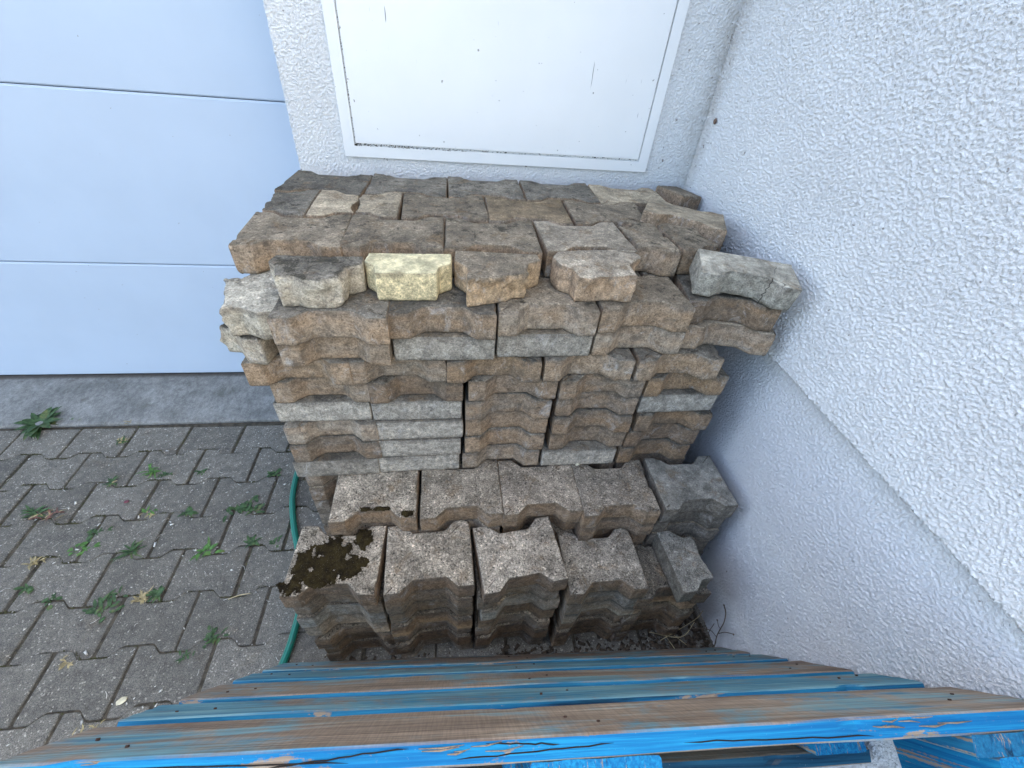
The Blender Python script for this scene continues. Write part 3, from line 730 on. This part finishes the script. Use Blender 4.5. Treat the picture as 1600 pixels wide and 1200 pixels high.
# ------------------------------------------------------------------ pallet
def beam(name, L_, W_, T_, seed, root, loc, axis=0, paint=0., nx=90, amp=.0014, fade=0.):
    """board: length along local x (axis 0) or y (axis 1); base corner-free, centred on loc"""
    r = .0022; ny, nz = 7, 2
    cs = []
    def seg(a, b, n): return [Vector(a).lerp(Vector(b), i/n) for i in range(n)]
    w, t = W_/2, T_/2
    cs += seg((-w+r, -t), (w-r, -t), ny); cs += seg((w-r, -t), (w, -t+r), 2); cs += seg((w, -t+r), (w, t-r), nz+1); cs += seg((w, t-r), (w-r, t), 2)
    cs += seg((w-r, t), (-w+r, t), ny); cs += seg((-w+r, t), (-w, t-r), 2); cs += seg((-w, t-r), (-w, -t+r), nz+1); cs += seg((-w, -t+r), (-w+r, -t), 2)
    n = len(cs); vs = []; fs = []
    nx = max(6, int(L_/.013))
    for i in range(nx+1):
        x = -L_/2+L_*i/nx
        for c in cs:
            q = Vector((x*3.5, c.x*60, c.y*60+seed*9.1)); e = noise.fractal(q, 1, 2, 3)*amp
            f2 = noise.noise(Vector((x*18, c.x*25, seed*3.)))
            cut = -max(0, f2-.38)*.02 if abs(c.x) > w-.006 and c.y < 0 else 0
            xx = x
            if i in (0, nx): xx += (noise.noise(Vector((c.x*40, c.y*60, seed+i)))*.003)
            sx = 1 if c.x > 0 else -1
            vs.append((xx, c.x+e*sx+cut*sx, c.y+e*(1 if c.y > 0 else -1)))
    for i in range(nx):
        for k in range(n): k2 = (k+1) % n; fs.append((i*n+k, i*n+k2, (i+1)*n+k2, (i+1)*n+k)[::-1])
    for i in (0, nx):
        b = len(vs); vs.append((vs[i*n][0], 0, 0))
        for k in range(n):
            f = (i*n+k, i*n+(k+1) % n, b); fs.append(f if i == 0 else f[::-1])
    if axis == 1: vs = [(-y, x, z) for x, y, z in vs]
    me = mesh(name, vs, fs, False); me.materials.append(WOOD)
    o = link(name, me, None, root, loc=loc); o['paint'] = float(paint); o['grain_axis'] = float(axis); o['edge_fade_shade'] = float(fade); return o
def build_pallet():
    O = Vector((-.4257, -1.1002, .7984)); u = Vector((.99826, -.05783, -.01157)).normalized(); v = Vector((.01093, .37414, -.92731)); v = (v-u*v.dot(u)).normalized()
    yy = -v; zz = u.cross(yy)
    root = empty('pallet'); Mx = Matrix((u, yy, zz)).transposed().to_4x4(); Mx.translation = O+v*.8; root.matrix_world = Mx
    tag(root, 'blue painted worn wooden pallet leaning upright in front of the piles, seen along its deck', 'pallet')
    for i, (a, b, pt) in enumerate(((0,.145,.44),(.186,.286,.78),(.327,.472,.46),(.513,.613,.72),(.655,.8,.52))):
        beam('deck_board', 1.2, b-a, .022, 3+i, root, (.6, .8-(a+b)/2, .011), 0, pt, fade=(0,.5,.55,.6,.8)[i])
    for i, x in enumerate((.0725, .6, 1.1275)):
        beam('stringer_board', .8, .145 if i != 1 else .145, .022, 20+i, root, (x, .4-.002, .0335), 1, .6, fade=(0,.0,.55)[i])
    for i, x in enumerate((.0505, .6, 1.1495)):
        for j, y in enumerate((.073, .4, .725)):
            beam('block', .145 if j == 1 or 1 else .1, .1 if i != 1 else .145, .078, 30+i*3+j, root, (x+(0 if i == 1 else (.02 if i == 0 else -.02)), y, .0837), 1, .9)
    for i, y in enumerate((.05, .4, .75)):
        beam('bottom_board', 1.2, .1, .022, 50+i, root, (.6, y, .1340), 0, .3, fade=1.)  # dark edge colour paints in the deep shade behind the deck
build_pallet()
def build_splinters():
    root = bpy.data.objects['pallet']; RAW = m_simple('raw_wood', (.27, .20, .135), .8, 200, .3, .001, 300); NAIL = m_simple('rusty_nail', (.07, .04, .03), .7, 300, .4, metal=.4); DK = m_simple('crack_shadow', (.02, .015, .012), .95)
    rnd = random.Random(21)
    for x0, x1, n in ((.40, .50, 6), (.93, 1.04, 9), (.02, .12, 3)):
        m = MB()
        for i in range(n):
            a = rnd.uniform(x0, x1-.02); l_ = rnd.uniform(.015, .05); z = rnd.uniform(.0, .012); y = .8012-max(0, .004-z)*.5
            m.tube([(a, y-.0008, z), (a+l_*.5, y+.0008, z+rnd.uniform(-.001, .001)), (a+l_, y-.0008, z+rnd.uniform(-.003, .002))], [.0004, rnd.uniform(.0005, .0012), .0003], 5)
        m.build('splinter', RAW, root)
    for i, yb in enumerate((.7275, .564, .4005, .237, .0725)):
        for xb in (.05, .095, .58, .62, 1.105, 1.15):
            m = MB(); x, y = xb+rnd.uniform(-.006, .006), yb+rnd.uniform(-.03, .03)
            m.tube([(x, y, -.0016), (x, y, .004)], .0022, 8); m.build('nail_head', NAIL, root)
    m = MB()
    for a, b, z0, z1 in ((.06, .34, .006, .013), (.26, .40, .014, .004), (.45, .62, .016, .010), (.48, .56, .004, .008), (.70, .93, .013, .017)):
        pts = [(a+(b-a)*t/12, .8006, z0+(z1-z0)*t/12+noise.noise(Vector((a*50+t*.7, 0, 0)))*.0016) for t in range(13)]
        m.tube(pts, [.0001]+[.0007]*11+[.0001], 4)
    m.build('crack', DK, root)
build_splinters()

# ------------------------------------------------------------------ hose
def bez(pts, n=14):
    out = []; P = [Vector(p) for p in pts]; P = [P[0]*2-P[1]]+P+[P[-1]*2-P[-2]]
    for i in range(1, len(P)-2):
        for k in range(n):
            t = k/n; a, b, c, d = P[i-1:i+3]
            out.append(.5*((2*b)+(c-a)*t+(2*a-5*b+4*c-d)*t*t+(3*b-a-3*c+d)*t**3))
    out.append(P[-2]); return out
def build_hose():
    pts = bez([(-.40,.09,.011),(-.47,.06,.011),(-.535,-.02,.011),(-.553,-.12,.011),(-.545,-.25,.011),(-.512,-.37,.011),(-.462,-.50,.011),(-.430,-.62,.011),(-.428,-.72,.011),(-.440,-.80,.011),(-.470,-.92,.011),(-.52,-1.1,.011)])
    n = 12; r = .0098; vs = []; fs = []; uvs = []; s = 0
    for i, p in enumerate(pts):
        d = (pts[min(i+1, len(pts)-1)]-pts[max(i-1, 0)]).normalized(); a = Vector((-d.y, d.x, 0)).normalized(); b = Vector((0, 0, 1))
        if i: s += (p-pts[i-1]).length
        for k in range(n+1):
            t = 2*math.pi*k/n; vs.append(p+(a*math.cos(t)+b*math.sin(t))*r); uvs.append((k/n, s))
    for i in range(len(pts)-1):
        for k in range(n): q = i*(n+1)+k; fs.append((q, q+1, q+n+2, q+n+1)[::-1])
    me = mesh('garden_hose', vs, fs); ul = me.uv_layers.new(name='UVMap')
    for lp in me.loops: ul.data[lp.index].uv = uvs[lp.vertex_index]
    o = link('garden_hose', me, HOSE); tag(o, 'green braided garden hose lying on the paving along the left of the piles', 'hose')
build_hose()

# ------------------------------------------------------------------ weeds
GW = 'weeds growing in the paving joints'
def weed(x, y, label, seed, n=14, ln=.03, wd=.005, mat=LEAF, dry=0, flat=.6, spread=.02, name='weed', round_=False):
    rnd = random.Random(seed); m = MB(); m2 = MB()
    for i in range(int(n*1.25)):
        a = rnd.uniform(0, 6.283); el = rnd.uniform(.1, 1.1)*(1-flat)+.16; t = m2 if rnd.random() < dry else m
        bx, by = rnd.gauss(0, spread*.4), rnd.gauss(0, spread*.25); l_ = .84*ln*rnd.uniform(.5, 1.15)
        if round_:
            dx = Vector((math.cos(a), math.sin(a), .35)); st = Vector((bx, by, -.002)); tip = st+dx*l_*.5
            m.tube([st, tip], .0006, 4); m.leaf(tip, (dx.x, dx.y, .1), l_*.7, l_*.55, .5)
        else: t.leaf((bx, by, .0015), (math.cos(a)*math.cos(el), math.sin(a)*math.cos(el), math.sin(el)), l_, 1.35*wd*rnd.uniform(.6, 1.2), rnd.uniform(.15, .7)*(.5+el))
    root = empty(name, (x, y, 0)); tag(root, label, 'weed', GW)
    m.build('leaf', mat, root)
    if m2.v: m2.build('dry_leaf', DRY, root)
weed(-1.585, .150, 'large dark green toothed leaf rosette growing at the kerb edge', 1, 30, .115, .020, flat=.55, spread=.008, name='rosette_weed')
weed(-1.475, .160, 'small yellow-green sprig beside the rosette at the kerb edge', 2, 7, .03, .008, LEAFB, flat=.3)
weed(-1.268, .150, 'thin yellowish sprout at the kerb edge right of the rosette', 3, 6, .035, .005, DRY, flat=.2)
weed(-1.246, .046, 'faint sprawling tuft in the first wavy joint below the kerb', 4, 16, .028, .005, dry=.3)
weed(-1.071, -.108, 'bright spiky grass tuft in the second wavy joint', 5, 12, .05, .006, LEAFB, flat=.4)
weed(-1.180, -.150, 'low dull tuft left of the bright spiky grass', 6, 14, .03, .005, dry=.2)
weed(-1.020, -.125, 'small dull sprout right of the bright spiky grass', 8, 9, .026, .005)
weed(-.900, -.12, 'tiny weed in the second joint halfway to the hose', 9, 9, .024, .005)
weed(-.640, -.145, 'small leafy weed just left of the hose near the tall stack', 10, 12, .03, .007)
weed(-1.309, -.275, 'sprawling reddish-brown weed in the third wavy joint at the left', 7, 14, .045, .004, RED, dry=.3, spread=.06)
weed(-1.345, -.262, 'green leafed weed at the foot of the reddish one', 17, 14, .05, .006)
weed(-1.136, -.412, 'bright round-leaved plant in the short joint at centre left', 11, 9, .036, .01, LEAFB, round_=True)
weed(-1.125, -.355, 'dull leafy plant just above the bright round-leaved one', 12, 10, .032, .009, round_=True)
weed(-.875, -.292, 'leafy weed in the third wavy joint, left of the densest clump', 13, 14, .032, .006)
weed(-.700, -.292, 'densest green leafy clump in the third joint near the hose', 14, 26, .036, .009, spread=.06)
weed(-1.000, -.285, 'yellowing mossy tuft in the third joint at centre', 15, 10, .03, .005, LEAFB, dry=.3)
weed(-1.239, -.440, 'dry yellow grass tuft in the fourth wavy joint at the left', 16, 18, .03, .004, DRY, flat=.3)
weed(-.982, -.425, 'feathery grey-green tuft in the fourth wavy joint', 18, 18, .05, .004, flat=.5)
weed(-.760, -.440, 'long-leaved green weed lying in the fourth joint', 19, 10, .046, .009, LEAFB, spread=.03)
weed(-.628, -.418, 'feathery weed in the fourth joint beside the mossy pile', 20, 12, .032, .006)
weed(-.560, -.425, 'dark little weed next to the leftmost near pile', 21, 8, .024, .006)
weed(-.985, -.585, 'flat green mat of leaves in the fifth joint', 22, 22, .030, .007, spread=.07)
weed(-.880, -.578, 'bright yellow dry grass tuft in the fifth wavy joint', 23, 20, .03, .004, DRY, flat=.3)
weed(-.845, -.570, 'green leaves just right of the yellow tuft', 24, 9, .035, .008)
weed(-1.120, -.565, 'round-leaved sprig at the left end of the fifth joint', 25, 7, .026, .008, round_=True)
weed(-1.213, -.520, 'small weed by the left picture edge in a short joint', 26, 7, .026, .007)
weed(-.640, -.700, 'mossy green tuft in the sixth wavy joint near the pallet', 27, 18, .026, .006, spread=.03)
weed(-.700, -.745, 'thin green moss strip left of the mossy tuft in the sixth joint', 28, 10, .018, .004, spread=.03)
weed(-.985, -.735, 'pale dry moss tuft in the sixth joint at the left', 29, 14, .02, .003, DRY)
weed(-.895, -.925, 'low green moss tuft in the lowest joint at the bottom left', 30, 14, .022, .005, LEAFB, spread=.03)
weed(-.845, -.885, 'dry yellowish moss arc above the lowest green tuft', 31, 14, .018, .003, DRY, spread=.04)

def build_debris():
    rnd = random.Random(8); m = MB()
    for i in range(420):
        if rnd.random() < .55:
            r_ = rnd.randint(1, 7); y = .124-r_*.139+rnd.gauss(0, .022)
        else: y = rnd.uniform(-1.0, .12)
        x = rnd.uniform(-1.7, -.42); s = rnd.uniform(.0008, .0022) if rnd.random() < .93 else rnd.uniform(.003, .0045)
        a = rnd.uniform(0, 6.28); c, sn = math.cos(a), math.sin(a); l_ = s*rnd.uniform(1, 2.6); z = .0012
        vs = [(x+c*l_*p-sn*s*q, y+sn*l_*p+c*s*q, z+h) for p, q, h in ((-1,-.6,0),(1,-.8,0),(.8,.9,0),(-.7,.7,0),(0,0,s*.8))]
        m.add(vs, [(0,1,4),(1,2,4),(2,3,4),(3,0,4),(3,2,1,0)])
    for i in range(46):
        x = rnd.uniform(-1.6, -.45); y = rnd.uniform(-.95, .1); a = rnd.uniform(0, 6.28); l_ = rnd.uniform(.008, .028)
        m.tube([(x, y, .002), (x+math.cos(a)*l_*.5, y+math.sin(a)*l_*.5, .004), (x+math.cos(a+.3)*l_, y+math.sin(a+.3)*l_, .002)], .0005, 4)
    tag(m.build('debris', PALE), 'tiny pale chips, seeds and husks scattered over the dark paving', 'debris', kind='stuff')
    m = MB()
    for i in range(700):
        x = rnd.uniform(-.36, .77); y = -.80-.02+rnd.gauss(0, .02)-.03*(x+.36)
        if rnd.random() < .25: x = .7+rnd.gauss(0, .05); y = rnd.uniform(-.86, -.7)
        x = min(x, .775); s = rnd.uniform(.002, .007); a = rnd.uniform(0, 6.28); l_ = s*rnd.uniform(1, 2.2); c, sn = math.cos(a), math.sin(a)
        vs = [(min(.78, x+c*l_*p-sn*s*q), y+sn*l_*p+c*s*q, h) for p, q, h in ((-1,-.6,0),(1,-.8,0),(.8,.9,0),(-.7,.7,0),(0,0,s*.9))]
        m.add(vs, [(0,1,4),(1,2,4),(2,3,4),(3,0,4),(3,2,1,0)])
    tag(m.build('soil_litter', m_simple('leaf_litter', (.085, .062, .042), .95, 90, .5, .002, 300)), 'brown crumbly soil and leaf litter at the foot of the near piles', 'soil', kind='stuff')
build_debris()
def build_joint_moss():
    rnd = random.Random(14); m = MB(); th = -.0093
    def wave(X, row):
        f = ((X/.2+(0 if row % 2 == 0 else .5)) % 1.); d = abs(f-.5)*.2*1000   # mm from the web centre
        k = max(0, min(1, (d-36)/26)); return (k-.5)*.025
    for row in range(1, 8):
        for i in range(900):
            X = rnd.uniform(-.35, 1.1); Y = -row*.139+wave(X, row)
            if noise.noise(Vector((X*7, row*3.3, 2))) < -.05 and rnd.random() < .85: continue
            if rnd.random() < .25:
                j = round(X/.2+(0 if row % 2 else .5))-(0 if row % 2 else .5); X = j*.2+rnd.gauss(0, .0012); Y = -(row-.5)*.139+rnd.uniform(-.075, .075)
            X += rnd.gauss(0, .0012); Y += rnd.gauss(0, .0022); x = X-1.424; y = Y+th*X+.124; r_ = rnd.uniform(.0010, .0036); a = rnd.uniform(0, 2)
            if x > -.42 and y < -.5: continue
            m.add([(x+r_*math.cos(a+q), y+r_*math.sin(a+q), -.004) for q in (0, 1.6, 3.1, 4.7)]+[(x, y, rnd.uniform(-.001, .0022))], [(0,1,4),(1,2,4),(2,3,4),(3,0,4)])
    tag(m.build('joint_moss', m_simple('joint_moss', (.065, .062, .028), .95, 60, .6)), 'thin brown-green moss filling the wavy joints of the paving', 'moss', kind='stuff')
build_joint_moss()
def straw(name, pts, r, label, mat=STRAW, cat='straw', group=None):
    p0 = Vector(pts[0][0]); root_pts = [[Vector(p)-p0 for p in ps] for ps in pts]
    m = MB()
    for ps in root_pts: m.tube(bez(ps, 5), r, 5)
    o = m.build(name, mat, loc=p0); tag(o, label, cat, group); return o
straw('straw', [[(-.640,-.600,.004),(-.61,-.592,.008),(-.583,-.588,.004)]], .0013, 'pale straw stalk lying on the paving left of the near piles')
straw('straw', [[(-.115,-.800,.003),(-.095,-.775,.014),(-.085,-.765,.022)],[(-.135,-.79,.003),(-.09,-.785,.005)]], .0009, 'short straw blades on the soil at the foot of the near piles')
straw('straw', [[(.66,-.80,.003),(.70,-.845,.006)],[(.60,-.80,.003),(.68,-.83,.03),(.73,-.80,.05)],[(.64,-.79,.0),(.66,-.86,.012)],[(.62,-.83,.02),(.74,-.79,.035),(.765,-.775,.06)]], .0010, 'crossed dry grass blades on the ground beside the dead plant')
def build_vine():
    m = MB(); B = (.772, -.868, .0)
    m.tube(bez([B, (.768,-.862,.04), (.766,-.850,.075), (.768,-.842,.105), (.77,-.835,.135), (.772,-.82,.16), (.768,-.805,.175)]), .0016, 6)
    m.tube(bez([(.77,-.846,.08),(.768,-.856,.12),(.77,-.868,.145),(.772,-.872,.15)]), .0011, 5)
    m.tube(bez([(.766,-.85,.07),(.75,-.835,.08),(.725,-.82,.06),(.69,-.815,.03)]), .0011, 5)
    m.tube(bez([(.77,-.86,.02),(.75,-.84,.06),(.76,-.825,.1)]), .0009, 5)
    m.tube(bez([(.768,-.842,.105),(.755,-.84,.125),(.75,-.83,.14)]), .0009, 5)
    for p in ((.768,-.805,.175),(.772,-.872,.15),(.75,-.83,.14)): m.tube([Vector(p)-Vector((0,0,.003)), Vector(p), Vector(p)+Vector((0,0,.003))], [.001, .0028, .001], 6)
    o = m.build('dead_plant', TWIG); tag(o, 'dry leafless plant with thin curling stems against the plinth', 'plant')
build_vine()
def blob(name, loc, rx, ry, rz_, mat, label, cat, rot=(0,0,0), seed=1):
    bm = bmesh.new(); bmesh.ops.create_icosphere(bm, subdivisions=3, radius=1)
    for v in bm.verts:
        k = 1+noise.noise(v.co*1.7+Vector((seed, 0, 0)))*.3; v.co = Vector((v.co.x*rx*k, v.co.y*ry*k, v.co.z*rz_*k))
    me = bpy.data.meshes.new(name); bm.to_mesh(me); bm.free(); me.shade_smooth(); o = link(name, me, mat, loc=loc, rot=rot); tag(o, label, cat); return o
SHELL = m_simple('shell', (.16, .10, .07), .5, 300, .5)
blob('snail', (.760, .078, 1.192), .004, .0055, .0075, SHELL, 'small dark snail stuck on the side wall near the corner', 'snail')
blob('snail_shell', (.352, -.531, 8*L+.004), .006, .005, .005, m_simple('cream_shell', (.68, .62, .45), .5), 'small cream snail shell on the middle piles', 'snail shell')
blob('leaf_scrap', (.425, -.520, 8*L+.002), .014, .005, .0015, m_simple('rust_leaf', (.28, .09, .04), .7), 'rust-red dry leaf scrap between the middle piles and the tall stack', 'leaf')
blob('leaf_scrap', (-.807, -.832, .003), .011, .008, .0012, m_simple('cream_leaf', (.62, .54, .36), .7), 'cream dry leaf scrap on the paving at the lower left', 'leaf', rot=(0, 0, .5), seed=4)
blob('leaf_scrap', (-1.09, -.235, .003), .008, .006, .001, m_simple('purple_leaf', (.16, .05, .06), .7), 'dark purple leaf scrap on the paving at the far left', 'leaf', seed=6)
